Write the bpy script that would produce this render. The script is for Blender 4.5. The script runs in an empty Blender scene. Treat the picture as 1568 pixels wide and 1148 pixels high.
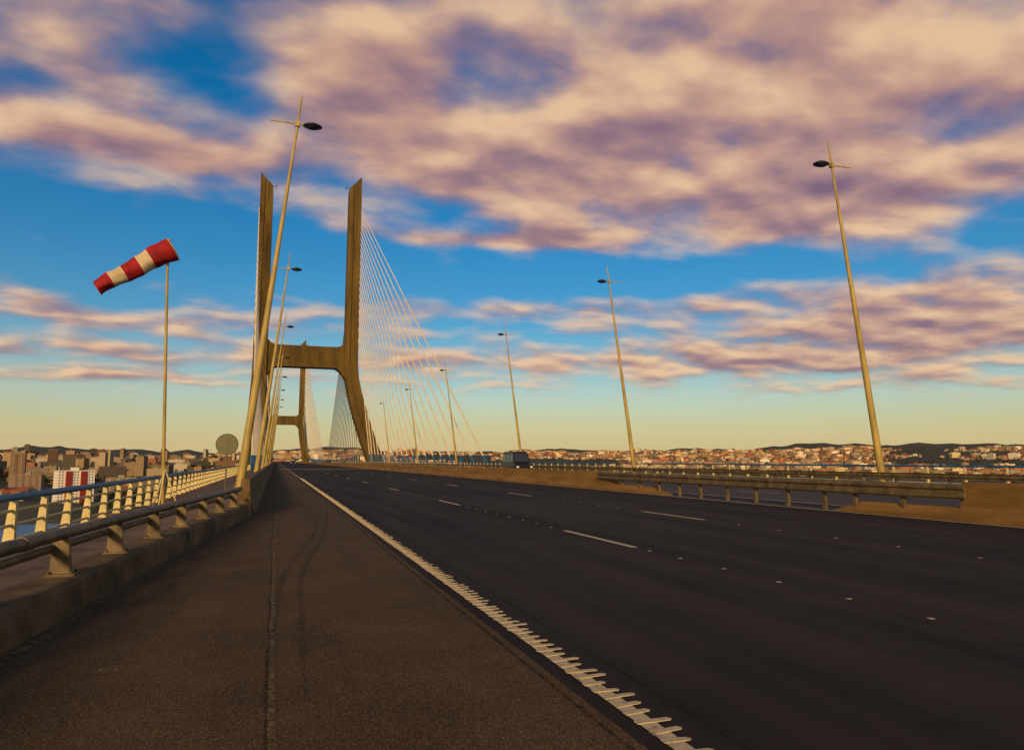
import bpy, math, random
from mathutils import Vector, noise
random.seed(7)
R=math.radians
scene=bpy.context.scene

# ------------------------------------------------------------------ materials
def newmat(name):
    m=bpy.data.materials.new(name); m.use_nodes=True
    nt=m.node_tree
    return m,nt,nt.nodes,nt.links,nt.nodes['Principled BSDF']

def simple(name,col,rough=0.6,metal=0.0,var=0.15,scale=3.0,bump=0.0,col2=None,stretch=(1,1,1),spec=0.3):
    m,nt,N,L,b=newmat(name)
    tc=N.new('ShaderNodeTexCoord'); mp=N.new('ShaderNodeMapping'); mp.inputs['Scale'].default_value=stretch
    no=N.new('ShaderNodeTexNoise'); no.inputs['Scale'].default_value=scale; no.inputs['Detail'].default_value=6
    no.inputs['Roughness'].default_value=0.65
    L.new(tc.outputs['Object'],mp.inputs[0]); L.new(mp.outputs[0],no.inputs['Vector'])
    cr=N.new('ShaderNodeValToRGB')
    c2=col2 if col2 else tuple(c*(1-var*2) for c in col)
    cr.color_ramp.elements[0].position=0.32; cr.color_ramp.elements[0].color=(*c2,1)
    cr.color_ramp.elements[1].position=0.68; cr.color_ramp.elements[1].color=(*[min(1,c*(1+var)) for c in col],1)
    L.new(no.outputs['Fac'],cr.inputs[0]); L.new(cr.outputs[0],b.inputs['Base Color'])
    b.inputs['Roughness'].default_value=rough; b.inputs['Metallic'].default_value=metal
    b.inputs['Specular IOR Level'].default_value=spec
    if bump>0:
        bp=N.new('ShaderNodeBump'); bp.inputs['Strength'].default_value=bump; bp.inputs['Distance'].default_value=0.02
        n2=N.new('ShaderNodeTexNoise'); n2.inputs['Scale'].default_value=scale*8; n2.inputs['Detail'].default_value=5
        L.new(mp.outputs[0],n2.inputs['Vector']); L.new(n2.outputs['Fac'],bp.inputs['Height']); L.new(bp.outputs[0],b.inputs['Normal'])
    return m

def asphalt(name,dark,light,stone,stone_amt,streak=0.3,lo=0.50,hi=0.70,r0=.36,r1=.64,gs=95):
    m,nt,N,L,b=newmat(name)
    tc=N.new('ShaderNodeTexCoord')
    mp=N.new('ShaderNodeMapping'); mp.inputs['Scale'].default_value=(1,0.06,1)
    L.new(tc.outputs['Object'],mp.inputs[0])
    s=N.new('ShaderNodeTexNoise'); s.inputs['Scale'].default_value=1.3; s.inputs['Detail'].default_value=5
    L.new(mp.outputs[0],s.inputs['Vector'])
    p=N.new('ShaderNodeTexNoise'); p.inputs['Scale'].default_value=0.9; p.inputs['Detail'].default_value=8; p.inputs['Roughness'].default_value=0.7
    L.new(tc.outputs['Object'],p.inputs['Vector'])
    mx=N.new('ShaderNodeMath'); mx.operation='MULTIPLY_ADD'; mx.inputs[1].default_value=streak
    L.new(s.outputs['Fac'],mx.inputs[0])
    m2=N.new('ShaderNodeMath'); m2.operation='MULTIPLY'; m2.inputs[1].default_value=1-streak
    L.new(p.outputs['Fac'],m2.inputs[0]); L.new(m2.outputs[0],mx.inputs[2])
    cr=N.new('ShaderNodeValToRGB'); cr.color_ramp.elements[0].position=r0; cr.color_ramp.elements[1].position=r1
    cr.color_ramp.elements[0].color=(*dark,1); cr.color_ramp.elements[1].color=(*light,1)
    L.new(mx.outputs[0],cr.inputs[0])
    g=N.new('ShaderNodeTexNoise'); g.inputs['Scale'].default_value=gs; g.inputs['Detail'].default_value=4; g.inputs['Roughness'].default_value=0.85
    L.new(tc.outputs['Object'],g.inputs['Vector'])
    gr=N.new('ShaderNodeValToRGB'); gr.color_ramp.elements[0].position=lo; gr.color_ramp.elements[1].position=hi
    gr.color_ramp.elements[0].color=(0,0,0,1); gr.color_ramp.elements[1].color=(stone_amt,)*3+(1,)
    L.new(g.outputs['Fac'],gr.inputs[0])
    mc=N.new('ShaderNodeMix'); mc.data_type='RGBA'; mc.inputs['B'].default_value=(*stone,1)
    L.new(gr.outputs[0],mc.inputs['Factor']); L.new(cr.outputs[0],mc.inputs['A'])
    L.new(mc.outputs['Result'],b.inputs['Base Color'])
    b.inputs['Roughness'].default_value=0.9; b.inputs['Specular IOR Level'].default_value=0.12
    bp=N.new('ShaderNodeBump'); bp.inputs['Strength'].default_value=0.35; bp.inputs['Distance'].default_value=0.006
    L.new(g.outputs['Fac'],bp.inputs['Height']); L.new(bp.outputs[0],b.inputs['Normal'])
    return m

def worn(name,col,edge=0.45,scale=8.0,soft=0.12,amax=1.0):
    """paint / stain that is worn through to what lies below"""
    m,nt,N,L,b=newmat(name)
    tc=N.new('ShaderNodeTexCoord'); no=N.new('ShaderNodeTexNoise'); no.inputs['Scale'].default_value=scale; no.inputs['Detail'].default_value=8; no.inputs['Roughness'].default_value=0.75
    L.new(tc.outputs['Object'],no.inputs['Vector'])
    cr=N.new('ShaderNodeValToRGB'); cr.color_ramp.elements[0].position=edge-soft; cr.color_ramp.elements[1].position=edge+soft
    cr.color_ramp.elements[0].color=(0,0,0,1); cr.color_ramp.elements[1].color=(amax,amax,amax,1)
    L.new(no.outputs['Fac'],cr.inputs[0]); L.new(cr.outputs[0],b.inputs['Alpha'])
    b.inputs['Base Color'].default_value=(*col,1); b.inputs['Roughness'].default_value=0.85; b.inputs['Specular IOR Level'].default_value=.15
    return m

def vcol(name,rough=0.85,windows=False):
    m,nt,N,L,b=newmat(name)
    at=N.new('ShaderNodeAttribute'); at.attribute_name='col'
    out=at.outputs['Color']
    if windows:
        uv=N.new('ShaderNodeUVMap')
        sx=N.new('ShaderNodeSeparateXYZ'); L.new(uv.outputs[0],sx.inputs[0])
        def band(o,per,lo,hi):
            a=N.new('ShaderNodeMath'); a.operation='DIVIDE'; a.inputs[1].default_value=per; L.new(o,a.inputs[0])
            f=N.new('ShaderNodeMath'); f.operation='FRACT'; L.new(a.outputs[0],f.inputs[0])
            g=N.new('ShaderNodeMath'); g.operation='GREATER_THAN'; g.inputs[1].default_value=lo; L.new(f.outputs[0],g.inputs[0])
            h=N.new('ShaderNodeMath'); h.operation='LESS_THAN'; h.inputs[1].default_value=hi; L.new(f.outputs[0],h.inputs[0])
            k=N.new('ShaderNodeMath'); k.operation='MULTIPLY'; L.new(g.outputs[0],k.inputs[0]); L.new(h.outputs[0],k.inputs[1])
            return k.outputs[0]
        a=band(sx.outputs[0],3.6,0.3,0.72); c=band(sx.outputs[1],3.1,0.32,0.78)
        k=N.new('ShaderNodeMath'); k.operation='MULTIPLY'; L.new(a,k.inputs[0]); L.new(c,k.inputs[1])
        k2=N.new('ShaderNodeMath'); k2.operation='MULTIPLY'; k2.inputs[1].default_value=0.85; L.new(k.outputs[0],k2.inputs[0])
        mc=N.new('ShaderNodeMix'); mc.data_type='RGBA'; mc.inputs['B'].default_value=(0.03,0.035,0.045,1)
        L.new(k2.outputs[0],mc.inputs['Factor']); L.new(out,mc.inputs['A']); out=mc.outputs['Result']
    L.new(out,b.inputs['Base Color']); b.inputs['Roughness'].default_value=rough
    b.inputs['Specular IOR Level'].default_value=0.15
    return m

M_road=asphalt('road_asphalt',(0.014,0.0100,0.0095),(0.035,0.0260,0.0240),(0.14,0.11,0.085),0.35,0.75,r0=.40,r1=.60)
M_shoulder=asphalt('shoulder_asphalt',(0.034,0.0185,0.0075),(0.088,0.049,0.0190),(0.55,0.36,0.15),0.85,0.30,0.52,0.72,.34,.66)
M_far=asphalt('far_asphalt',(0.05,0.043,0.040),(0.08,0.068,0.062),(0.15,0.12,0.1),0.3,0.5)
M_line=worn('road_paint',(0.54,0.42,0.235),0.38,14,0.10)
M_stain=worn('tyre_stain',(0.016,0.010,0.006),0.50,5,0.2,0.30)
M_patch=worn('asphalt_stain',(0.020,0.012,0.006),0.55,2.6,0.13,0.20)
M_seam=worn('seam_tar',(0.016,0.010,0.006),0.48,9,0.10,0.6)
M_grit=worn('grit_patch',(0.22,0.15,0.07),0.54,16,0.09)
M_conc=simple('barrier_concrete',(0.235,0.118,0.028),0.9,var=0.2,scale=1.6,bump=0.25,stretch=(1,0.25,1.8))
M_kerb=simple('kerb_concrete',(0.16,0.095,0.034),0.9,var=0.38,scale=1.6,bump=0.6)
M_walk=simple('walkway_concrete',(0.24,0.14,0.07),0.9,var=0.25,scale=2.0,bump=0.4)
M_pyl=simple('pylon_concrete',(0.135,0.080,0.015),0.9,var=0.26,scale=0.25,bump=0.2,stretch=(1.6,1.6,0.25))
M_steel=simple('rail_steel',(0.17,0.115,0.05),0.55,0.2,var=0.3,scale=3.0)
M_cream=simple('cream_paint',(0.62,0.49,0.20),0.55,var=0.12,scale=5.0)
M_blue=simple('blue_paint',(0.022,0.12,0.22),0.5,var=0.2,scale=4.0)
M_pole=simple('pole_paint',(0.42,0.29,0.07),0.5,var=0.22,scale=1.2,stretch=(2,2,.5))
M_head=simple('lamp_head_grey',(0.05,0.05,0.055),0.4,0.4,var=0.2,scale=6)
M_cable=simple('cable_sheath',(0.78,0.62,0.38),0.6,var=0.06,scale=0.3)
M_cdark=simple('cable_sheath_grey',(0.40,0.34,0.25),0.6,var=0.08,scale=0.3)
M_red=simple('windsock_red',(0.33,0.010,0.010),0.8,var=0.2,scale=4)
M_white=simple('windsock_white',(0.60,0.45,0.25),0.8,var=0.12,scale=4)
M_signb=simple('sign_back_grey',(0.14,0.125,0.06),0.55,0.1,var=0.12,scale=4)
M_rim=simple('sign_rim',(0.05,0.045,0.03),0.5,var=0.1)
M_carb=simple('vehicle_body_dark',(0.02,0.02,0.022),0.3,0.3,var=0.1)
M_carw=simple('vehicle_window',(0.03,0.035,0.045),0.08,var=0.1,spec=0.6)
M_tyre=simple('tyre_rubber',(0.015,0.015,0.015),0.9,var=0.1)
M_light=simple('headlight',(0.75,0.7,0.6),0.2,var=0.05)
M_stud=simple('road_stud',(0.28,0.24,0.19),0.5,var=0.2)
M_city=vcol('city_walls'); M_cityw=vcol('apartment_walls',windows=True); M_tree=vcol('foliage',0.95)

# ------------------------------------------------------------------ mesh builder
class MB:
    def __init__(s,mats): s.v=[];s.f=[];s.m=[];s.s=[];s.c=[];s.mats=mats
    def add(s,vs,fs,mat=0,smooth=False,col=None):
        o=len(s.v); s.v+= [tuple(v) for v in vs]
        for f in fs: s.f.append([i+o for i in f]); s.m.append(mat); s.s.append(smooth); s.c.append(col)
    def box(s,x0,x1,y0,y1,z0,z1,mat=0,col=None):
        s.add([(x0,y0,z0),(x1,y0,z0),(x1,y1,z0),(x0,y1,z0),(x0,y0,z1),(x1,y0,z1),(x1,y1,z1),(x0,y1,z1)],
              [(0,3,2,1),(4,5,6,7),(0,1,5,4),(1,2,6,5),(2,3,7,6),(3,0,4,7)],mat,False,col)
    def tube(s,p0,p1,r0,r1=None,n=8,mat=0,caps=True):
        if r1 is None:r1=r0
        p0=Vector(p0);p1=Vector(p1);d=(p1-p0).normalized()
        a=d.cross(Vector((0,0,1)) if abs(d.z)<0.9 else Vector((0,1,0))).normalized(); b=d.cross(a)
        vs=[]
        for p,r in((p0,r0),(p1,r1)):
            for i in range(n):
                t=2*math.pi*i/n; vs.append(p+a*(r*math.cos(t))+b*(r*math.sin(t)))
        fs=[(i,(i+1)%n,n+(i+1)%n,n+i) for i in range(n)]
        s.add(vs,fs,mat,True)
        if caps: s.add(vs,[tuple(range(n))[::-1],tuple(range(n,2*n))],mat)
    def sweep(s,prof,path,mat=0,smooth=False,caps=True):
        n=len(prof);vs=[]
        for (x,y,z) in path:
            for dx,dz in prof: vs.append((x+dx,y,z+dz))
        fs=[]
        for k in range(len(path)-1):
            for i in range(n):
                j=(i+1)%n
                fs.append((k*n+i,k*n+j,(k+1)*n+j,(k+1)*n+i))
        s.add(vs,fs,mat,smooth)
        if caps: s.add(vs,[tuple(range(n)),tuple(range((len(path)-1)*n,len(path)*n))[::-1]],mat)
    def strip(s,path,w,z,mat=0):
        vs=[];n=len(path)
        for k,(x,y) in enumerate(path):
            ww=w(k/(n-1)) if callable(w) else w
            vs+= [(x-ww/2,y,z),(x+ww/2,y,z)]
        s.add(vs,[(2*k,2*k+1,2*k+3,2*k+2) for k in range(n-1)],mat)
    def build(s,name,parent=None,uv=False,recalc=True):
        me=bpy.data.meshes.new(name); me.from_pydata(s.v,[],s.f)
        for m in s.mats: me.materials.append(m)
        me.polygons.foreach_set('material_index',s.m); me.polygons.foreach_set('use_smooth',s.s)
        if any(c is not None for c in s.c):
            ca=me.color_attributes.new('col','FLOAT_COLOR','CORNER')
            data=[]
            for p,c in zip(me.polygons,s.c):
                c=c or (0.2,0.2,0.2)
                data+= [c[0],c[1],c[2],1.0]*p.loop_total
            ca.data.foreach_set('color',data)
        if uv:
            ul=me.uv_layers.new(name='UVMap')
            for p in me.polygons:
                n=p.normal
                for li in p.loop_indices:
                    co=me.vertices[me.loops[li].vertex_index].co
                    if abs(n.z)>0.7: ul.data[li].uv=(0.0,0.0)
                    else: ul.data[li].uv=(co.x*(-n.y)+co.y*n.x+1000,co.z+200)
        me.update()
        if recalc:
            import bmesh
            bm=bmesh.new(); bm.from_mesh(me); bmesh.ops.recalc_face_normals(bm,faces=bm.faces); bm.to_mesh(me); bm.free()
        o=bpy.data.objects.new(name,me); scene.collection.objects.link(o)
        if parent: o.parent=parent
        return o
def empty(name,loc=(0,0,0)):
    e=bpy.data.objects.new(name,None); e.location=loc; scene.collection.objects.link(e); return e

# ------------------------------------------------------------------ deck & roads
FAR=1400
KP=[(-12,-2.75),(-4,-2.5),(0,-2.28),(5.9,-1.88),(9.3,-1.62),(12.9,-1.28),(16.6,-0.9),(20.2,-0.52)]
def kx(y):
    if y<=KP[0][0]: return KP[0][1]
    for (a,b),(c,d) in zip(KP,KP[1:]):
        if y<=c: return b+(d-b)*(y-a)/(c-a)
    return -0.52
m=MB([M_kerb]); m.box(-3.45,30.6,-25,FAR,-2.6,-0.02); m.build('bridge_deck')
def sheet(name,x0,x1,y0,y1,z,mat):
    mb=MB([mat]); ys=[y0]+[y for y in range(int(y0)+10,int(min(y1,200)),10)]+[y1]
    mb.add([p for y in ys for p in ((x0,y,z),(x1,y,z))],[(2*k,2*k+1,2*k+3,2*k+2) for k in range(len(ys)-1)]); return mb.build(name)
sheet('road',1.78,15.3,-25,FAR,0.0,M_road)
sheet('hard_shoulder',-2.7,1.78,-25,FAR,0.003,M_shoulder)
sheet('opposite_carriageway',15.3,30.2,-25,FAR,0.0,M_far)

m=MB([M_line]) # ribbed edge line
m.strip([(1.945,-20),(1.945,FAR)],0.10,0.008)
y=-2.0
while y<60:
    w=0.185+random.uniform(-.045,.025); yo=random.uniform(-.014,.014)
    x0=1.89+random.uniform(-.012,.008); x1=x0+w; sk=random.uniform(-.01,.03)
    yy=y+yo
    m.add([(x0,yy,.0085),(x1,yy+sk,.0085),(x1+.016,yy+.020+sk,.0085),(x1-.006,yy+.042+sk,.0085),(x0,yy+.048,.0085),
           (x0,yy,.014),(x1,yy+sk,.013),(x1+.016,yy+.020+sk,.012),(x1-.006,yy+.042+sk,.013),(x0,yy+.048,.014)],
          [(5,6,7,8,9),(0,1,6,5),(1,2,7,6),(2,3,8,7),(3,4,9,8),(4,0,5,9)])
    y+=0.140
m.build('edge_line')
m=MB([M_line])
for X,y0,per in((5.6,-12.9,11.8),(9.75,-9.3,12.2)):
    yy=y0
    while yy<500:
        m.strip([(X,yy),(X,yy+3.0)],0.12,0.006); yy+=per
m.strip([(14.95,-20),(14.95,FAR)],0.14,0.006)
m.strip([(16.9,-20),(16.9,FAR)],0.16,0.006)
for X in (20.6,24.2):
    yy=-10
    while yy<300: m.strip([(X,yy),(X,yy+3)],0.13,0.006); yy+=12
m.build('lane_markings')
m=MB([M_stud])
for X in(5.6,9.75):
    yy=2.3
    while yy<60:
        m.box(X-.025,X+.025,yy,yy+.045,0.004,0.010,0); yy+=(1.0 if X<6 else 1.45)*random.uniform(.9,1.1)
m.build('road_studs')
m=MB([M_seam])
for X in(5.45,9.6,2.25,13.0):
    pts=[(X+0.012*noise.noise(Vector((X,k*.7,0))),-10+k*1.0) for k in range(130)]
    m.strip(pts,0.022,0.005)
pts=[]
for k in range(220):
    yy=0.5+k*0.35; pts.append((0.0+0.03*noise.noise(Vector((0,yy*1.7,3)))+0.02*noise.noise(Vector((0,yy*6,9))),yy))
m.strip(pts,0.018,0.0065)
pts=[(1.70+0.012*noise.noise(Vector((2,k*.9,0))),0+k*.5) for k in range(150)]
m.strip(pts,0.03,0.0065)
m.build('asphalt_seam')
m=MB([M_patch])
def blot(cx,cy,rx,ry,z):
    vs=[(cx+rx*(1+.35*noise.noise(Vector((math.cos(t*.2618)*1.5,math.sin(t*.2618)*1.5,cx*3+cy))))*math.cos(t*.2618),cy+ry*(1+.35*noise.noise(Vector((math.cos(t*.2618)*1.5,math.sin(t*.2618)*1.5,cx+cy*3))))*math.sin(t*.2618),z) for t in range(24)]
    m.add(vs,[tuple(range(24))])
for i in range(9):
    cy=random.uniform(5,24); lo=kx(cy)+.45
    blot(random.uniform(lo,.9),cy,random.uniform(.05,.16),random.uniform(.25,.8),.0071+.0003*i)
m.build('asphalt_stain')
m=MB([M_grit])
pts=[(0.03+0.05*noise.noise(Vector((4,k*.33,3))),0.5+k*.3) for k in range(120)]
m.strip(pts,0.04,0.0105)
for k in range(60):
    cx=random.uniform(-1.6,1.5);cy=random.uniform(2.5,14);r=random.uniform(.005,.018)
    if k==0: cx,cy,r=-1.02,5.6,.085
    if cx<kx(cy)+.1: continue
    vs=[(cx+r*random.uniform(.6,1.3)*math.cos(t*math.pi/5),cy+r*random.uniform(.6,1.3)*math.sin(t*math.pi/5),0.0108) for t in range(10)]
    m.add(vs,[tuple(range(10))])
pts=[(kx(y*.5)+.09+.05*noise.noise(Vector((y*.4,0,1))),y*.5) for y in range(4,40)]
m.strip(pts,.12,.0107)
m.build('grit')
m=MB([M_stain])
tp=[(-.02,4.5),(.03,6.3),(.13,9.2),(.35,11.3),(.7,14),(1.1,19),(1.47,25)]
def tint(t):
    f=t*(len(tp)-1); i=min(len(tp)-2,int(f)); f-=i
    def cr_(a,b_,c,d): return .5*((2*b_)+(c-a)*f+(2*a-5*b_+4*c-d)*f*f+(3*b_-a-3*c+d)*f**3)
    P=[tp[max(0,i-1)],tp[i],tp[i+1],tp[min(len(tp)-1,i+2)]]
    return (cr_(*[p[0] for p in P]),cr_(*[p[1] for p in P]))
for dx,z in((0,.0112),(.24,.0115)):
    m.strip([(tint(k/50)[0]+dx*(1-.3*k/50),tint(k/50)[1]) for k in range(51)],lambda t:.01+.06*math.sin(math.pi*min(1,t*1.3+.02)*.77),z)
m.build('tyre_marks')
m=MB([M_line]); m.box(-0.4,15,125,126.2,0.002,0.012); m.build('expansion_joint')

# ------------------------------------------------------------------ left kerb, walkway, rails
ys=[-12+k*.5 for k in range(66)]
path=[(kx(y),y,0) for y in ys if y<=20.2]
m=MB([M_kerb])
seg=[p for p in path]
for k in range(0,len(seg)-1,4):
    pp=seg[k:k+5]
    if len(pp)<2: continue
    pp=[(p[0],p[1],p[2]) for p in pp]
    pp[-1]=(pp[-1][0],pp[-1][1]-.015,0)
    m.sweep([(0.02,-0.02),(-0.015,0.26),(-0.05,0.30),(-0.42,0.30),(-0.42,-0.02)],pp)
m.build('concrete_kerb')
m=MB([M_walk]); m.box(-3.4,-0.95,20.3,FAR,-0.02,0.22)
m.build('walkway')
m=MB([M_walk])
vs=[];
for (x,y,z) in path: vs+=[(-3.35,y,0.285),(x-0.40,y,0.285)]
m.add(vs,[(2*k,2*k+1,2*k+3,2*k+2) for k in range(len(path)-1)]); m.build('footpath')
m=MB([M_steel])
off=-0.22
def circ(r,cz,n=10): return [(r*math.cos(2*math.pi*i/n),cz+r*math.sin(2*math.pi*i/n)) for i in range(n)]
rp=[(kx(y)+off,y,0) for y in ys if y<=19.8]
m.sweep(circ(0.058,0.70),rp,0,True); m.sweep([(x-.1,z) for x,z in circ(0.045,0.56)],rp,0,True)
yy=6.4-1.75*6
k=0
while yy<19.9:
    x=kx(yy)+off
    m.add([(x-.10,yy-.05,.30),(x+.08,yy-.05,.30),(x+.04,yy-.03,.68),(x-.09,yy-.03,.68),(x-.10,yy+.05,.30),(x+.08,yy+.05,.30),(x+.04,yy+.03,.68),(x-.09,yy+.03,.68)],
          [(0,1,2,3),(5,4,7,6),(1,5,6,2),(4,0,3,7),(3,2,6,7)])
    m.box(x-.13,x+.13,yy-.10,yy+.10,.30,.32)
    for sx in(-1,1):
        for sy in(-1,1): m.tube((x+sx*.1,yy+sy*.075,.32),(x+sx*.1,yy+sy*.075,.345),.012,n=6)
    if k%3==0:
        x2=kx(yy+.8)+off; m.tube((x2-.005,yy+.72,.70),(x2+.013,yy+.9,.70),.066,n=12)
    yy+=1.75; k+=1
m.build('guard_rail')
def railing(name,X,y0,y1,zb,zt,step,inward=1):
    m=MB([M_cream,M_blue])
    m.tube((X,y0,zt),(X,y1,zt),0.05,mat=1,n=8)
    h=zt-zb
    for k,fr in enumerate((0.22,0.5,0.76)):
        m.tube((X,y0,zb+h*fr),(X,y1,zb+h*fr),0.022,n=6,mat=0)
    y=y0
    while y<y1:
        w=.045
        m.add([(X-.10*inward,y-w,zb),(X+.05*inward,y-w,zb),(X+.04*inward,y-w,zt-.04),(X-.03*inward,y-w,zt-.04),
               (X-.10*inward,y+w,zb),(X+.05*inward,y+w,zb),(X+.04*inward,y+w,zt-.04),(X-.03*inward,y+w,zt-.04)],
              [(0,1,2,3),(4,5,6,7),(1,5,6,2),(0,4,7,3),(0,1,5,4),(3,2,6,7)],0)
        y+=step
    return m.build(name)
railing('bridge_railing',-3.2,-5,420,0.22,0.93,1.33)
railing('bridge_railing',29.9,-5,420,0.15,1.15,2.0,-1)
m=MB([M_steel])
m.sweep([(0,.55),(.05,.6),(0,.65),(0,.72),(.05,.77),(0,.83),(.07,.83),(.07,.55)],[(28.9,-5,0),(28.9,400,0)])
y=-5
while y<250: m.box(28.98,29.08,y,y+.1,0,.8); y+=3
m.build('steel_barrier')
def jersey(side):
    return [(0,-.02),(0.0,.08),(-.10*side,.30),(-.16*side,.92),(-.36*side,.92),(-.46*side,-.02)]
m=MB([M_kerb])
pth=[(-0.46,20.0,0)]+[(-0.46,21+k*8,0) for k in range(0,60)]+[(-.46,FAR,0)]
m.sweep(jersey(1),pth); m.build('concrete_barrier')
BX=15.2
full=[(0,-.02),(0,.09),(.14,.34),(.20,.90),(.42,.90),(.62,-.02)]
low=[(0,-.02),(0,.09),(.10,.26),(.14,.30),(.46,.30),(.62,-.02)]
tiny=[(0.02,-.02),(0.02,.01),(.1,.02),(.14,.03),(.46,.03),(.6,-.02)]
def loft(mb,secs,mat=0):
    n=6;vs=[]
    for prof,y in secs:
        vs+=[(BX+dx,y,dz) for dx,dz in prof]
    fs=[]
    for k in range(len(secs)-1):
        for i in range(n):
            j=(i+1)%n; fs.append((k*n+i,k*n+j,(k+1)*n+j,(k+1)*n+i))
    fs.append(tuple(range(n))); fs.append(tuple(range((len(secs)-1)*n,len(secs)*n)))
    mb.add(vs,fs,mat)
m=MB([M_conc])
loft(m,[(full,-15),(full,-7)]); loft(m,[(full,-6.96),(full,0)]); loft(m,[(full,.04),(full,6.6)]); loft(m,[(full,6.64),(full,10)]); loft(m,[(full,10.04),(full,13.0)])
loft(m,[(low,13.002),(low,16.0),(tiny,17.0)])
loft(m,[(tiny,26.6),(low,27.8),(low,31.6)])
yprev=31.602
for k in range(120):
    y1=yprev+6-0.04
    if k>55: y1=FAR
    loft(m,[(full,yprev),(full,y1)]); yprev=y1+.04
    if k>55: break
m.build('median_barrier')
m=MB([M_steel])
wprof=[(-.10,.50),(-.145,.545),(-.145,.60),(-.09,.645),(-.09,.70),(-.145,.745),(-.145,.80),(-.10,.845),(-.07,.845),(-.07,.50)]
m.sweep(wprof,[(BX+.16,12.8,0),(BX+.10,13.8,0),(BX+.04,15,0),(BX+.04,31,0),(BX+.16,32.4,0),(BX+.2,33,0)])
wback=[(.30,.55),(.36,.62),(.36,.78),(.30,.84),(.26,.84),(.26,.55)]
m.sweep(wback,[(BX+.1,13.05,0),(BX+.1,31.5,0)])
for y in (14.6,16.2,17.4,19.0,20.6,22.2,23.9,25.4,27.0,28.7,30.4):
    m.box(BX+.06,BX+.16,y-.05,y+.05,-.01,.82); m.box(BX-.03,BX+.36,y-.045,y+.045,.6,.74)
m.build('median_guard_rail')

# ------------------------------------------------------------------ street lamps
def lamp(X,Y,z0,side,H,lean):
    e=empty('street_lamp',(X,Y,z0))
    lean=lean*side
    m=MB([M_pole]); d=Vector((lean,0,1))
    n=9
    rad=lambda t: 0.155*(1-t)**0.9+0.038
    for k in range(n):
        t0=k/n;t1=(k+1)/n
        m.tube(d*(H*t0),d*(H*t1),rad(t0),rad(t1),10,0,caps=(k in(0,n-1)))
    m.box(-.24,.24,-.24,.24,-.02,.06)
    m.build('pole',e)
    za=H-1.35; c=d*za
    m=MB([M_pole]); m.tube(c+Vector((-1.25*side,0,.02)),c+Vector((.35*side,0,0)),.03,.04,8); m.box(c.x-.1,c.x+.1,-.1,.1,za-.12,za+.12); m.build('arm',e)
    m=MB([M_head])
    prof=[(0.0,.13),(.14,.115),(.28,.06),(.40,0.0),(.41,-.03),(.34,-.05)]
    nn=20; hc=c+Vector((.68*side,0,0)); vs=[]
    for r,z in prof:
        for i in range(nn):
            t=2*math.pi*i/nn; vs.append((hc.x+r*1.1*math.cos(t),hc.y+r*.85*math.sin(t),hc.z+z*1.2))
    fs=[]
    for k in range(len(prof)-1):
        for i in range(nn):
            j=(i+1)%nn; fs.append((k*nn+i,k*nn+j,(k+1)*nn+j,(k+1)*nn+i))
    m.add(vs,fs,0,True)
    vs2=[];prof2=[(.34,-.06),(.25,-.12),(.1,-.16),(0.001,-.17)]
    for r,z in prof2:
        for i in range(nn):
            t=2*math.pi*i/nn; vs2.append((hc.x+r*1.05*math.cos(t),hc.y+r*.8*math.sin(t),hc.z+z))
    m.add(vs2,[(k*nn+i,k*nn+(i+1)%nn,(k+1)*nn+(i+1)%nn,(k+1)*nn+i) for k in range(3) for i in range(nn)],0,True)
    m.build('lamp_head',e)
for k in range(8): lamp(-1.45,33.8+k*27.0,0.2,1,18.3,.110)
for Y,H in((29.0,17.95),(55.5,18.1),(85.0,18.4),(119,17.95),(154,17.95),(194,17.95),(232,17.95),(270,17.95)): lamp(29.2,Y,0.1,-1,H,.130)

# ------------------------------------------------------------------ windsock
e=empty('windsock',(-2.30,17.5,0.28))
m=MB([M_pole,M_cream])
top=Vector((-0.20,0,5.86))
m.tube((0,0,0),top,.04,.026,10)
for a in(0,120,240):
    t=R(a+20); m.tube((.34*math.cos(t),.34*math.sin(t),0),(0,0,0.95),.018,n=6,mat=1)
    m.box(.34*math.cos(t)-.06,.34*math.cos(t)+.06,.34*math.sin(t)-.06,.34*math.sin(t)+.06,-.02,.02,1)
m.build('pole',e)
m=MB([M_red,M_white,M_pole])
ax=Vector((-0.82,-0.10,-0.53)).normalized(); a=ax.cross(Vector((0,1,0))).normalized(); b=ax.cross(a)
start=top+Vector((0.10,-.02,0.02)); Lw=1.70; segs=40; nn=24; vs=[]
for k in range(segs+1):
    t=k/segs; r=.258*(1-t)+.155*t
    c=start+ax*(Lw*t)+Vector((0,0,-.14*t*t+.02*math.sin(t*9)))
    r*=1+.03*math.sin(t*5*math.pi*2)
    for i in range(nn):
        th=2*math.pi*i/nn
        rr=r*(1+.22*noise.noise(Vector((math.cos(th)*2.4,math.sin(th)*2.4,t*5)))*(.3+t))
        vs.append(c+a*(rr*math.cos(th))+b*(rr*math.sin(th)))
bd=[.29,.46,.66,.83,2]
for k in range(segs):
    t=(k+.5)/segs; idx=next(i for i,v in enumerate(bd) if t<v)
    o=k*nn
    m.add(vs[o:o+2*nn],[(i,(i+1)%nn,nn+(i+1)%nn,nn+i) for i in range(nn)],idx%2,True)
for i in range(nn):
    m.tube(vs[i],vs[(i+1)%nn],.014,n=5,mat=2,caps=False)
m.tube(top+Vector((.02,0,-.35)),top+Vector((.02,0,.26)),.03,n=8,mat=2)
m.build('sock',e,recalc=False)

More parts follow.
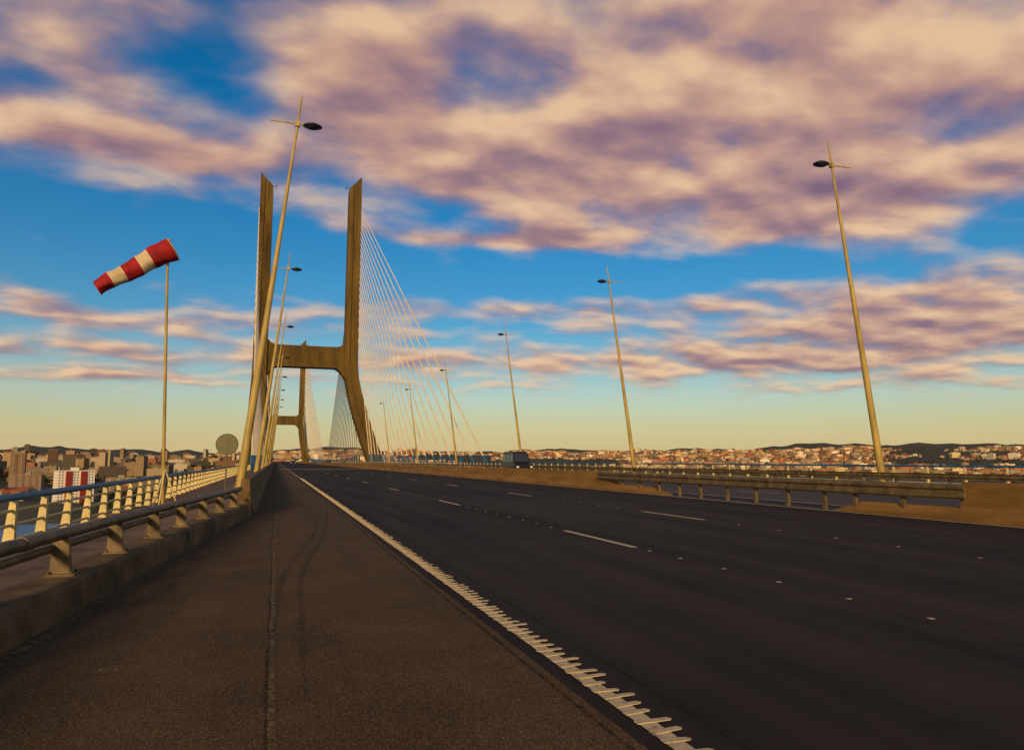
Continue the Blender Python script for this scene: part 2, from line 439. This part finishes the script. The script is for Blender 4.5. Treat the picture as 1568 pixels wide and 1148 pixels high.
# ------------------------------------------------------------------ round sign (seen from the back)
e=empty('traffic_sign',(-1.72,28.6,0.2))
m=MB([M_signb,M_rim]); nn=36
r=.38
vs=[(r*math.cos(2*math.pi*i/nn),yy,1.80+r*math.sin(2*math.pi*i/nn)) for yy in(-.006,.006) for i in range(nn)]
m.add(vs,[tuple(range(nn)),tuple(range(nn,2*nn))]+[(i,(i+1)%nn,nn+(i+1)%nn,nn+i) for i in range(nn)])
for i in range(nn):
    t0=2*math.pi*i/nn;t1=2*math.pi*(i+1)/nn
    m.tube((r*math.cos(t0),0,1.8+r*math.sin(t0)),(r*math.cos(t1),0,1.8+r*math.sin(t1)),.014,n=6,mat=1,caps=False)
m.build('disc',e)
m=MB([M_signb]); m.tube((0,.06,0),(0,.06,2.0),.028); m.box(-.2,.2,.009,.032,1.64,1.68); m.box(-.2,.2,.009,.032,1.92,1.96); m.build('post',e)

# ------------------------------------------------------------------ vehicles
def vehicle(name,loc,prof,W,wins,rot,wheels,wr):
    e=empty(name,loc); e.rotation_euler=(0,0,rot)
    m=MB([M_carb,M_carw,M_light]); n=len(prof)
    vs=[]
    for sx in(-1,1):
        for y,z in prof:
            inset=.12*max(0,(z-1.0)); vs.append((sx*(W/2-inset),y,z))
    m.add(vs,[tuple(range(n)),tuple(range(n,2*n))]+[(i,(i+1)%n,n+(i+1)%n,n+i) for i in range(n)],0)
    for (y0,z0,y1,z1) in wins['cross']:
        w0=W/2-.12*max(0,z0-1)-.12; w1=W/2-.12*max(0,z1-1)-.12
        s=.012 if y0<0 else -.012
        m.add([(-w0,y0-s,z0),(w0,y0-s,z0),(w1,y1-s,z1),(-w1,y1-s,z1)],[(0,1,2,3)],1)
    for (y0,y1,z0,z1) in wins['side']:
        for sx in(-1,1):
            x0=sx*(W/2-.12*max(0,z0-1)+.008); x1=sx*(W/2-.12*max(0,z1-1)+.008)
            m.add([(x0,y0,z0),(x0,y1,z0),(x1,y1,z1),(x1,y0+.05,z1)],[(0,1,2,3)],1)
    yf=min(p[0] for p in prof)
    for sx in(-1,1): m.box(sx*(W/2-.22)-.14,sx*(W/2-.22)+.14,yf-.02,yf+.05,.65,.82,2)
    m.build('body',e)
    m=MB([M_tyre,M_light])
    for y in wheels:
        for sx in(-1,1):
            m.tube((sx*(W/2-.2),y,wr),(sx*(W/2+.01),y,wr),wr,n=18); m.tube((sx*(W/2),y,wr),(sx*(W/2+.02),y,wr),wr*.55,n=12,mat=1)
    m.build('wheels',e)
vehicle('van',(25.8,77,0),[(-2.5,.35),(-2.5,.95),(-1.6,1.25),(-.95,2.25),(-.6,2.42),(2.4,2.42),(2.5,2.2),(2.55,.35)],2.0,
  dict(cross=[(-1.58,1.30,-.97,2.2),(2.53,1.4,2.51,2.15)],side=[(-1.2,-.1,1.3,2.1),(.1,1.1,1.3,2.1),(1.25,2.2,1.3,2.1)]),0,(-1.6,1.6),.34)
vehicle('car',(5.5,250,0),[(-2.1,.3),(-2.1,.75),(-1.1,.92),(-.4,1.42),(1.0,1.45),(1.7,1.0),(2.15,.95),(2.15,.3)],1.75,
  dict(cross=[(-1.07,.95,-.42,1.4),(1.66,1.03,1.04,1.41)],side=[(-.7,.2,.95,1.36),(.3,1.2,.95,1.36)]),0,(-1.35,1.35),.3)

# ------------------------------------------------------------------ pylons and stays
def pylon(Y,xl_top,xr_top,xl_bot,xr_bot,ztl,ztr,zb0,zb1,near,far,nc=20,cr=.11,deckL=-3.0,deckR=30.4):
    e=empty('bridge_pylon',(0,Y,0)); w=4.6; dp=7.0
    def leg(xt,xb,outer,ztop):
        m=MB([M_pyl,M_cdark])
        def sec(xc,z,w,z2=None):
            h=w/2; q=dp/2; g=.45
            pts=[(-h,-q),(-.6,-q),(-.35,-q+g),(.35,-q+g),(.6,-q),(h,-q),(h,q),(.6,q),(.35,q-g),(-.35,q-g),(-.6,q),(-h,q)]
            return [(xc+x,y,z+(0 if z2 is None else outer*x/h*z2)) for x,y in pts]
        secs=[sec(xb+(xb-xt)*1.15,-50,w*1.5),sec(xb,0,w*1.22)]
        for t in(.25,.5,.75,.9): 
            xc=xb+(xt-xb)*(1-(1-t)**1.35)
            secs.append(sec(xc,zb0*t,w*(1.22-.22*t)))
        secs+=[sec(xt,zb0+2,w),sec(xt,zb1+1,w),sec(xt,(zb1+ztop)/2,w*.97),sec(xt,ztop-2.3,w*.92,2.3)]
        n=12; vs=[v for s in secs for v in s]
        fs=[(k*n+i,k*n+(i+1)%n,(k+1)*n+(i+1)%n,(k+1)*n+i) for k in range(len(secs)-1) for i in range(n)]
        fs+=[tuple(range((len(secs)-1)*n,len(secs)*n))]
        m.add(vs,fs,0)
        m.tube((xt-outer*1.0,0,ztop-4),(xt-outer*3.2,0,ztop-3.2),.12,n=6); m.tube((xt-outer*3.2,0,ztop-4.6),(xt-outer*3.2,0,ztop-2.2),.08,n=6)
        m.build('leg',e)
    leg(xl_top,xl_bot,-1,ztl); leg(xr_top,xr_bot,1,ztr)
    m=MB([M_pyl]); N_=28; x0=xl_top+w/2-.3; x1=xr_top-w/2+.3; vs=[]
    for k in range(N_+1):
        t=k/N_; x=x0+(x1-x0)*t; ed=abs(2*t-1)
        zl=zb0-3.8*max(0,(ed-.70)/.30)**2; zu=zb1+2.0*max(0,(ed-.75)/.25)**2
        vs+=[(x,-2.6,zl),(x,2.6,zl),(x,2.6,zu),(x,-2.6,zu)]
    fs=[(4*k+i,4*k+(i+1)%4,4*k+4+(i+1)%4,4*k+4+i) for k in range(N_) for i in range(4)]
    m.add(vs,fs); xm=(x0+x1)/2
    m.box(xm-.35,xm+.35,-2.75,2.75,zb0-.1,zb1+.25)
    m.build('crossbeam',e)
    for X,xt,outer,ztop in((deckL,xl_top,-1,ztl),(deckR,xr_top,1,ztr)):
        m=MB([M_cable,M_blue,M_cdark])
        for sgn,span in((-1,near),(1,far)):
            for k in range(nc):
                t=(k+1)/nc
                za=zb1-2+(ztop-11-zb1)*t**.75
                yd=sgn*(8+(span-8)*t)
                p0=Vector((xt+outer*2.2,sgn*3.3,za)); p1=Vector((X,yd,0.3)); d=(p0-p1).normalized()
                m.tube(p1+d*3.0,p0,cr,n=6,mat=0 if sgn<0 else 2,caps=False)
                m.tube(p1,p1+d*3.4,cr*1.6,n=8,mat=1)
        m.build('stay_cables',e)
    return e
pylon(262,-6.4,24.4,-8.0,34.3,102.5,105.0,34.0,41.5,158,200,nc=20,cr=.15)
pylon(690,-9.0,21.0,-13,26.5,113,113,34,42,200,170,nc=14,cr=.2)

# ------------------------------------------------------------------ terrain, water
def sstep(a,b,x):
    t=max(0,min(1,(x-a)/(b-a))); return t*t*(3-2*t)
def theight(x,y):
    r=math.hypot(x,y); az=math.degrees(math.atan2(x,y))
    rs=640+1300*sstep(-2.5,7,az)+700*sstep(-40,-90,az) if az>-100 else 2500
    if abs(az)>110: rs=3000
    rs+=40*noise.noise(Vector((x*.004,y*.004,0)))
    z=-54+min(7,max(0,(r-rs)*.05))
    ridge=104+30*noise.noise(Vector((az*.11,3.3,0)))+22*noise.noise(Vector((az*.45,8,0)))+10*noise.noise(Vector((az*1.4,1,0)))
    ridge+=22*sstep(30,53,az)
    if az<0: ridge*=.85
    z+=sstep(rs+300,5600,r)**1.15*ridge*.98 if r>rs+300 else 0
    z+=sstep(600,1500,r)*sstep(rs,rs+900,r)*12*noise.noise(Vector((x*.0016,y*.0016,2)))
    z+=sstep(5600,8200,r)*(62+60*noise.noise(Vector((az*.16,13,0)))+26*noise.noise(Vector((az*.6,3,0)))+10*noise.noise(Vector((az*2.1,3,0)))+30*sstep(20,50,az))
    return z
azs=[-180+ k*6 for k in range(0,26)]+[-24+k*.5 for k in range(0,172)]+[62+k*6 for k in range(0,20)]
azs=sorted(set(round(a,2) for a in azs if a<180))
r=120.
rads=[]
while r<45000: rads.append(r); r*=1.055
vs=[(0,0,-56)]; 
for rr in rads:
    for a in azs:
        x=rr*math.sin(R(a));y=rr*math.cos(R(a)); z=theight(x,y)
        if rr>8500: z-= (rr-8500)*.02
        vs.append((x,y,max(z,-120)))
n=len(azs); fs=[(0,1+(i+1)%n,1+i) for i in range(n)]
for k in range(len(rads)-1):
    for i in range(n):
        j=(i+1)%n; fs.append((1+k*n+i,1+k*n+j,1+(k+1)*n+j,1+(k+1)*n+i))
M_ground=simple('ground_scrub',(0.075,0.060,0.026),0.95,var=0.3,scale=.012,col2=(0.018,0.024,0.012))
mb=MB([M_ground]); mb.add(vs,fs,0,True); mb.build('ground')
M_water,nt,N,L,b=newmat('estuary_water')
b.inputs['Base Color'].default_value=(0.10,0.21,0.33,1); b.inputs['Roughness'].default_value=0.55; b.inputs['Specular IOR Level'].default_value=.2
no=N.new('ShaderNodeTexNoise'); no.inputs['Scale'].default_value=.25; no.inputs['Detail'].default_value=6
tc=N.new('ShaderNodeTexCoord'); L.new(tc.outputs['Object'],no.inputs['Vector'])
bp=N.new('ShaderNodeBump'); bp.inputs['Strength'].default_value=.35; bp.inputs['Distance'].default_value=1; L.new(no.outputs['Fac'],bp.inputs['Height']); L.new(bp.outputs[0],b.inputs['Normal'])
mb=MB([M_water]); nn=64; vs=[(0,0,-50)]+[(9000*math.sin(2*math.pi*i/nn),9000*math.cos(2*math.pi*i/nn),-50) for i in range(nn)]
mb.add(vs,[(0,1+(i+1)%nn,1+i) for i in range(nn)]); mb.build('water')

# ------------------------------------------------------------------ distant town
wall=[(.70,.52,.26),(.60,.40,.19),(.82,.68,.44),(.42,.21,.10),(.58,.39,.19),(.36,.27,.18),(.70,.50,.30),(.48,.18,.08),(.25,.19,.12),(.18,.13,.09)]
roof=[(.30,.08,.035),(.36,.12,.05),(.22,.08,.04),(.16,.13,.11)]
def building(mb,x,y,z,w,d,h,rot,wc,rc,pitch):
    ca,sa=math.cos(rot),math.sin(rot)
    P=lambda u,v,zz:(x+u*ca-v*sa,y+u*sa+v*ca,zz)
    b_=[P(-w/2,-d/2,z-6),P(w/2,-d/2,z-6),P(w/2,d/2,z-6),P(-w/2,d/2,z-6),P(-w/2,-d/2,z+h),P(w/2,-d/2,z+h),P(w/2,d/2,z+h),P(-w/2,d/2,z+h)]
    mb.add(b_,[(0,1,5,4),(1,2,6,5),(2,3,7,6),(3,0,4,7)],0,False,wc)
    if pitch:
        rp=[P(-w/2-.4,-d/2-.4,z+h),P(w/2+.4,-d/2-.4,z+h),P(w/2+.4,d/2+.4,z+h),P(-w/2-.4,d/2+.4,z+h),P(-w/2,0,z+h+d*.25),P(w/2,0,z+h+d*.25)]
        mb.add(rp,[(0,1,5,4),(3,4,5,2),(0,4,3),(1,2,5)],0,False,rc)
    else:
        mb.add(b_[4:],[(0,1,2,3)],0,False,(.20,.17,.15))
        if h>14:
            q=[P(-w*.12,-d*.2,z+h),P(w*.12,-d*.2,z+h),P(w*.12,d*.2,z+h),P(-w*.12,d*.2,z+h)]; q+=[(a_,b2,c_+3) for a_,b2,c_ in q]
            mb.add(q,[(0,1,5,4),(1,2,6,5),(2,3,7,6),(3,0,4,7),(4,5,6,7)],0,False,tuple(c*.8 for c in wc))
rnd=random.Random(3)
mb=MB([M_city]); cnt=0
while cnt<12500:
    az=rnd.uniform(-3,56); r=2200+3700*rnd.random()**.8
    x=r*math.sin(R(az));y=r*math.cos(R(az)); z=theight(x,y)
    if z<-47: continue
    dens=noise.noise(Vector((x*.0013,y*.0013,5)))+.24
    if rnd.random()>dens*2.4: continue
    big=rnd.random()<.12
    w=rnd.uniform(22,50) if big else rnd.uniform(9,24); d=rnd.uniform(10,16); h=rnd.uniform(12,26) if big else rnd.uniform(5,11)
    wc=rnd.choice(wall); k=rnd.uniform(.5,1.15); wc=tuple(c*k for c in wc)
    building(mb,x,y,z,w,d,h,R(rnd.choice([0,0,90,20,-20])+rnd.uniform(-12,12)),wc,rnd.choice(roof),not big and rnd.random()<.75); cnt+=1
mb.build('distant_town')
mb=MB([M_cityw]); cnt=0
while cnt<620:
    az=rnd.uniform(-24,-.5); r=rnd.uniform(1000,4000)
    x=r*math.sin(R(az));y=r*math.cos(R(az)); z=theight(x,y)
    if z<-48: continue
    if abs(az+13.2)<2.2 and r<1150: continue
    big=rnd.random()<(.6 if r>1600 else .15)
    w=rnd.uniform(18,55) if big else rnd.uniform(9,22); d=rnd.uniform(11,16); h=rnd.uniform(14,34) if big else rnd.uniform(5,11)
    if r>1500 and rnd.random()<.03: w,h=22,54
    wc=rnd.choice(wall); k=rnd.uniform(.28,.80); wc=tuple(c*k for c in wc)
    building(mb,x,y,z,w,d,h,R(rnd.choice([0,12,75])+rnd.uniform(-10,10)),wc,rnd.choice(roof),not big); cnt+=1
mb.build('distant_apartment_blocks',uv=True)

def apartment(name,az,r,w,d,floors,wc,rc,rot,bays):
    x=r*math.sin(R(az));y=r*math.cos(R(az)); z=theight(x,y)-1
    e=empty(name,(x,y,z)); e.rotation_euler=(0,0,rot)
    m=MB([M_city]); H=floors*3.1
    m.box(-w/2,w/2,-d/2,d/2,-4,H,0,wc); m.box(-w/2-.3,w/2+.3,-d/2-.3,d/2+.3,H,H+.8,0,tuple(c*.8 for c in wc))
    m.box(-w*.1,w*.1,-2,2,H+.8,H+4,0,wc); m.build('walls',e)
    m=MB([M_city]); step=w/bays
    for k in range(bays):
        if k%2==1: 
            xx=-w/2+step*(k+.5); m.box(xx-step*.42,xx+step*.42,-d/2-1.1,-d/2-.002,0,H-.5,0,rc)
    m.build('bays',e)
    m=MB([M_city])
    for f in range(floors):
        for k in range(bays):
            xx=-w/2+step*(k+.5); y0=-d/2-(1.1 if k%2==1 else 0)
            for o in (-.2,.2): m.box(xx+step*o-.7,xx+step*o+.7,y0-.03,y0-.004,f*3.1+1,f*3.1+2.4,0,(.03,.03,.04))
        for v in range(3):
            yy=-d/2+d*(v+.5)/3
            for sx in(-1,1):
                xa=sx*(w/2+.004);xb=sx*(w/2+.03); m.box(min(xa,xb),max(xa,xb),yy-.7,yy+.7,f*3.1+1,f*3.1+2.4,0,(.03,.03,.04))
    m.build('windows',e)
apartment('apartment_building',-13.0,980,38,16,12,(.80,.70,.54),(.32,.035,.02),R(28),5)
apartment('apartment_building',-10.2,1300,42,14,8,(.36,.28,.18),(.30,.22,.13),R(12),7)
apartment('apartment_building',-16.2,1600,24,16,21,(.30,.19,.10),(.22,.14,.08),R(10),4)
apartment('apartment_building',-15.6,1500,46,14,9,(.30,.20,.12),(.24,.16,.10),R(-5),9)

# ------------------------------------------------------------------ distant trees
mb=MB([M_tree]); cnt=0
def tree(x,y,z,s):
    g=rnd.uniform(.5,1.1); base=(.045*g,.046*g,.016*g)
    mb.add([(x-.3,y,z-2),(x+.3,y,z-2),(x+.15,y,z+s*.5),(x-.15,y,z+s*.5)],[(0,1,2,3)],0,False,(.05,.035,.02))
    for k in range(16):
        t=rnd.random(); rr=s*.42*math.sqrt(max(.05,1-(2*t-1)**2)); th=rnd.uniform(0,6.28)
        c=Vector((x+rr*rnd.uniform(.2,1)*math.cos(th),y+rr*rnd.uniform(.2,1)*math.sin(th),z+s*.28+s*.75*t))
        q=s*rnd.uniform(.12,.24); kk=rnd.uniform(.6,1.6)
        vs=[c+Vector((rnd.uniform(-1,1),rnd.uniform(-1,1),rnd.uniform(-.8,.8)))*q for _ in range(4)]
        mb.add(vs,[(0,1,2),(0,2,3),(0,3,1),(1,3,2)],0,False,tuple(c_*kk for c_ in base))
while cnt<4800:
    if rnd.random()<.6: az=rnd.uniform(-24,-.5); r=rnd.uniform(740,2400)
    else: az=rnd.uniform(-2,56); r=rnd.uniform(2200,5400)
    x=r*math.sin(R(az));y=r*math.cos(R(az)); z=theight(x,y)
    if z<-49.5: continue
    if noise.noise(Vector((x*.006,y*.006,1)))<-.08: continue
    tree(x,y,z,rnd.uniform(6,12) if r<1500 else rnd.uniform(8,17)); cnt+=1
mb.build('distant_trees',recalc=False)

# ------------------------------------------------------------------ camera
cam=bpy.data.cameras.new('Camera'); co=bpy.data.objects.new('Camera',cam); scene.collection.objects.link(co)
co.location=(0,0,1.4); co.rotation_euler=(R(90+6.8),0,R(-18.1)); cam.sensor_width=36; cam.lens=25.26; cam.clip_start=.05; cam.clip_end=90000
scene.camera=co

# ------------------------------------------------------------------ sun & world
SUN_EL=16; SUN_AZ=-155   # azimuth clockwise from +Y (behind, left)
sd=Vector((math.sin(R(SUN_AZ))*math.cos(R(SUN_EL)),math.cos(R(SUN_AZ))*math.cos(R(SUN_EL)),math.sin(R(SUN_EL))))
sl=bpy.data.lights.new('Sun','SUN'); sl.energy=3.3; sl.angle=R(8); sl.color=(1,.69,.35)
so=bpy.data.objects.new('Sun',sl); scene.collection.objects.link(so); so.rotation_euler=sd.to_track_quat('Z','Y').to_euler()

w=bpy.data.worlds.new('World'); scene.world=w; w.use_nodes=True; nt=w.node_tree; N=nt.nodes; L=nt.links
for n_ in list(N): N.remove(n_)
def math_(op,a,b=None,c=None,clamp=False):
    n_=N.new('ShaderNodeMath'); n_.operation=op; n_.use_clamp=clamp
    for i,v in enumerate((a,b,c)):
        if v is None: continue
        if isinstance(v,(int,float)): n_.inputs[i].default_value=v
        else: L.new(v,n_.inputs[i])
    return n_.outputs[0]
sky=N.new('ShaderNodeTexSky'); sky.sky_type='NISHITA'; sky.sun_disc=False
sky.sun_elevation=R(SUN_EL); sky.sun_rotation=R(SUN_AZ); sky.air_density=1.0; sky.dust_density=1.0; sky.ozone_density=2.0
tc=N.new('ShaderNodeTexCoord'); sx=N.new('ShaderNodeSeparateXYZ'); L.new(tc.outputs['Generated'],sx.inputs[0])
X,Y,Z=sx.outputs
az=math_('MULTIPLY',math_('ARCTAN2',X,Y),180/math.pi)
el=math_('MULTIPLY',math_('ARCSINE',Z),180/math.pi)
den=math_('ADD',math_('MAXIMUM',Z,0.0),0.15)
px=math_('DIVIDE',X,den); py=math_('DIVIDE',Y,den)
def cloudnoise(off,scale,det,rough,dist,seed=0.0,sc=(.86,1.10,1)):
    cb=N.new('ShaderNodeCombineXYZ'); cb.inputs[2].default_value=seed
    L.new(math_('ADD',px,off[0]),cb.inputs[0]); L.new(math_('ADD',py,off[1]),cb.inputs[1])
    mp=N.new('ShaderNodeMapping'); mp.inputs['Rotation'].default_value=(0,0,R(14)); mp.inputs['Scale'].default_value=sc
    L.new(cb.outputs[0],mp.inputs[0])
    a=N.new('ShaderNodeTexNoise'); a.inputs['Scale'].default_value=scale; a.inputs['Detail'].default_value=det; a.inputs['Roughness'].default_value=rough; a.inputs['Distortion'].default_value=dist
    L.new(mp.outputs[0],a.inputs['Vector'])
    return a.outputs['Fac']
n0=cloudnoise((0,0),3.7,6,.45,.1); n1=cloudnoise((-.045,-.08),3.7,4,.45,.1)
nb=cloudnoise((3.6,1),.9,2,.5,0,4.0)
blobs=[(39,29,26,9,.33),(16,23.6,19,3.2,.27),(-13,21.6,13,1.4,.28),(16,17.4,8,.8,.34),(42,18.9,17,3.6,.30),
 (49,9.6,12,3.6,.30),(32,8,11,2.0,.13),(20,11.8,20,1.0,.18),(-9,10.0,15,.9,.18),(14,7.6,34,1.1,.20),(-16,28,10,6,.14),(6,30,9,5,.22),(-10,6.0,8,.5,.14),
 (-6,26.0,5.0,3.2,-.17),(-18,17.0,9,1.8,-.10),(28,14.7,24,1.5,-.30),(-12,15.0,15,2.6,-.22),(5,15.5,7,2.0,-.14),(20,2.5,70,1.9,-.40)]
tot=None
for (a0,e0,ra,re,wt) in blobs:
    a=math_('DIVIDE',math_('SUBTRACT',az,a0),ra); b_=math_('DIVIDE',math_('SUBTRACT',el,e0),re)
    q=math_('MULTIPLY_ADD',a,a,math_('MULTIPLY',b_,b_))
    g=math_('POWER',2.718,math_('MULTIPLY',q,-1))
    tot=math_('MULTIPLY',g,wt) if tot is None else math_('MULTIPLY_ADD',g,wt,tot)
d0=math_('ADD',math_('MULTIPLY_ADD',n0,.85,.075),tot)
d0=math_('MULTIPLY_ADD',math_('SUBTRACT',nb,.5),.16,d0)
mr=N.new('ShaderNodeMapRange'); mr.interpolation_type='SMOOTHSTEP'; mr.inputs['From Min'].default_value=.43; mr.inputs['From Max'].default_value=.80
L.new(d0,mr.inputs['Value']); dens=mr.outputs[0]
rel=math_('MULTIPLY_ADD',math_('SUBTRACT',n0,n1),2.3,0.60)
rel=math_('MULTIPLY_ADD',math_('SUBTRACT',nb,.5),-.6,rel)
thick=math_('MAXIMUM',math_('SUBTRACT',d0,.74),0)
lit=math_('SUBTRACT',rel,math_('MULTIPLY',thick,.85),None,True)
ramp=N.new('ShaderNodeValToRGB'); L.new(lit,ramp.inputs[0])
E=ramp.color_ramp.elements
E[0].position=0.05; E[0].color=(.27,.15,.22,1)
E[1].position=.90; E[1].color=(.98,.64,.38,1)
k=E.new(.33); k.color=(.43,.245,.25,1)
k=E.new(.58); k.color=(.68,.39,.285,1)
hs=N.new('ShaderNodeHueSaturation'); hs.inputs['Saturation'].default_value=1.9; hs.inputs['Value'].default_value=1.05; L.new(sky.outputs[0],hs.inputs['Color'])
bg1=N.new('ShaderNodeBackground'); bg1.inputs['Strength'].default_value=.10; L.new(hs.outputs[0],bg1.inputs['Color'])
bgh=N.new('ShaderNodeBackground'); bgh.inputs['Strength'].default_value=1.0; bgh.inputs['Color'].default_value=(.66,.50,.27,1)
hz=math_('MULTIPLY',math_('POWER',2.718,math_('DIVIDE',math_('MAXIMUM',el,0),-5.8)),.90)
mh=N.new('ShaderNodeMixShader'); L.new(hz,mh.inputs[0]); L.new(bg1.outputs[0],mh.inputs[1]); L.new(bgh.outputs[0],mh.inputs[2])
bg2=N.new('ShaderNodeBackground'); bg2.inputs['Strength'].default_value=.85; L.new(ramp.outputs[0],bg2.inputs['Color'])
mx=N.new('ShaderNodeMixShader'); L.new(math_('MULTIPLY',dens,.92),mx.inputs[0]); L.new(mh.outputs[0],mx.inputs[1]); L.new(bg2.outputs[0],mx.inputs[2])
out=N.new('ShaderNodeOutputWorld'); L.new(mx.outputs[0],out.inputs[0])

scene.view_settings.view_transform='Standard'; scene.view_settings.look='None'; scene.view_settings.exposure=0
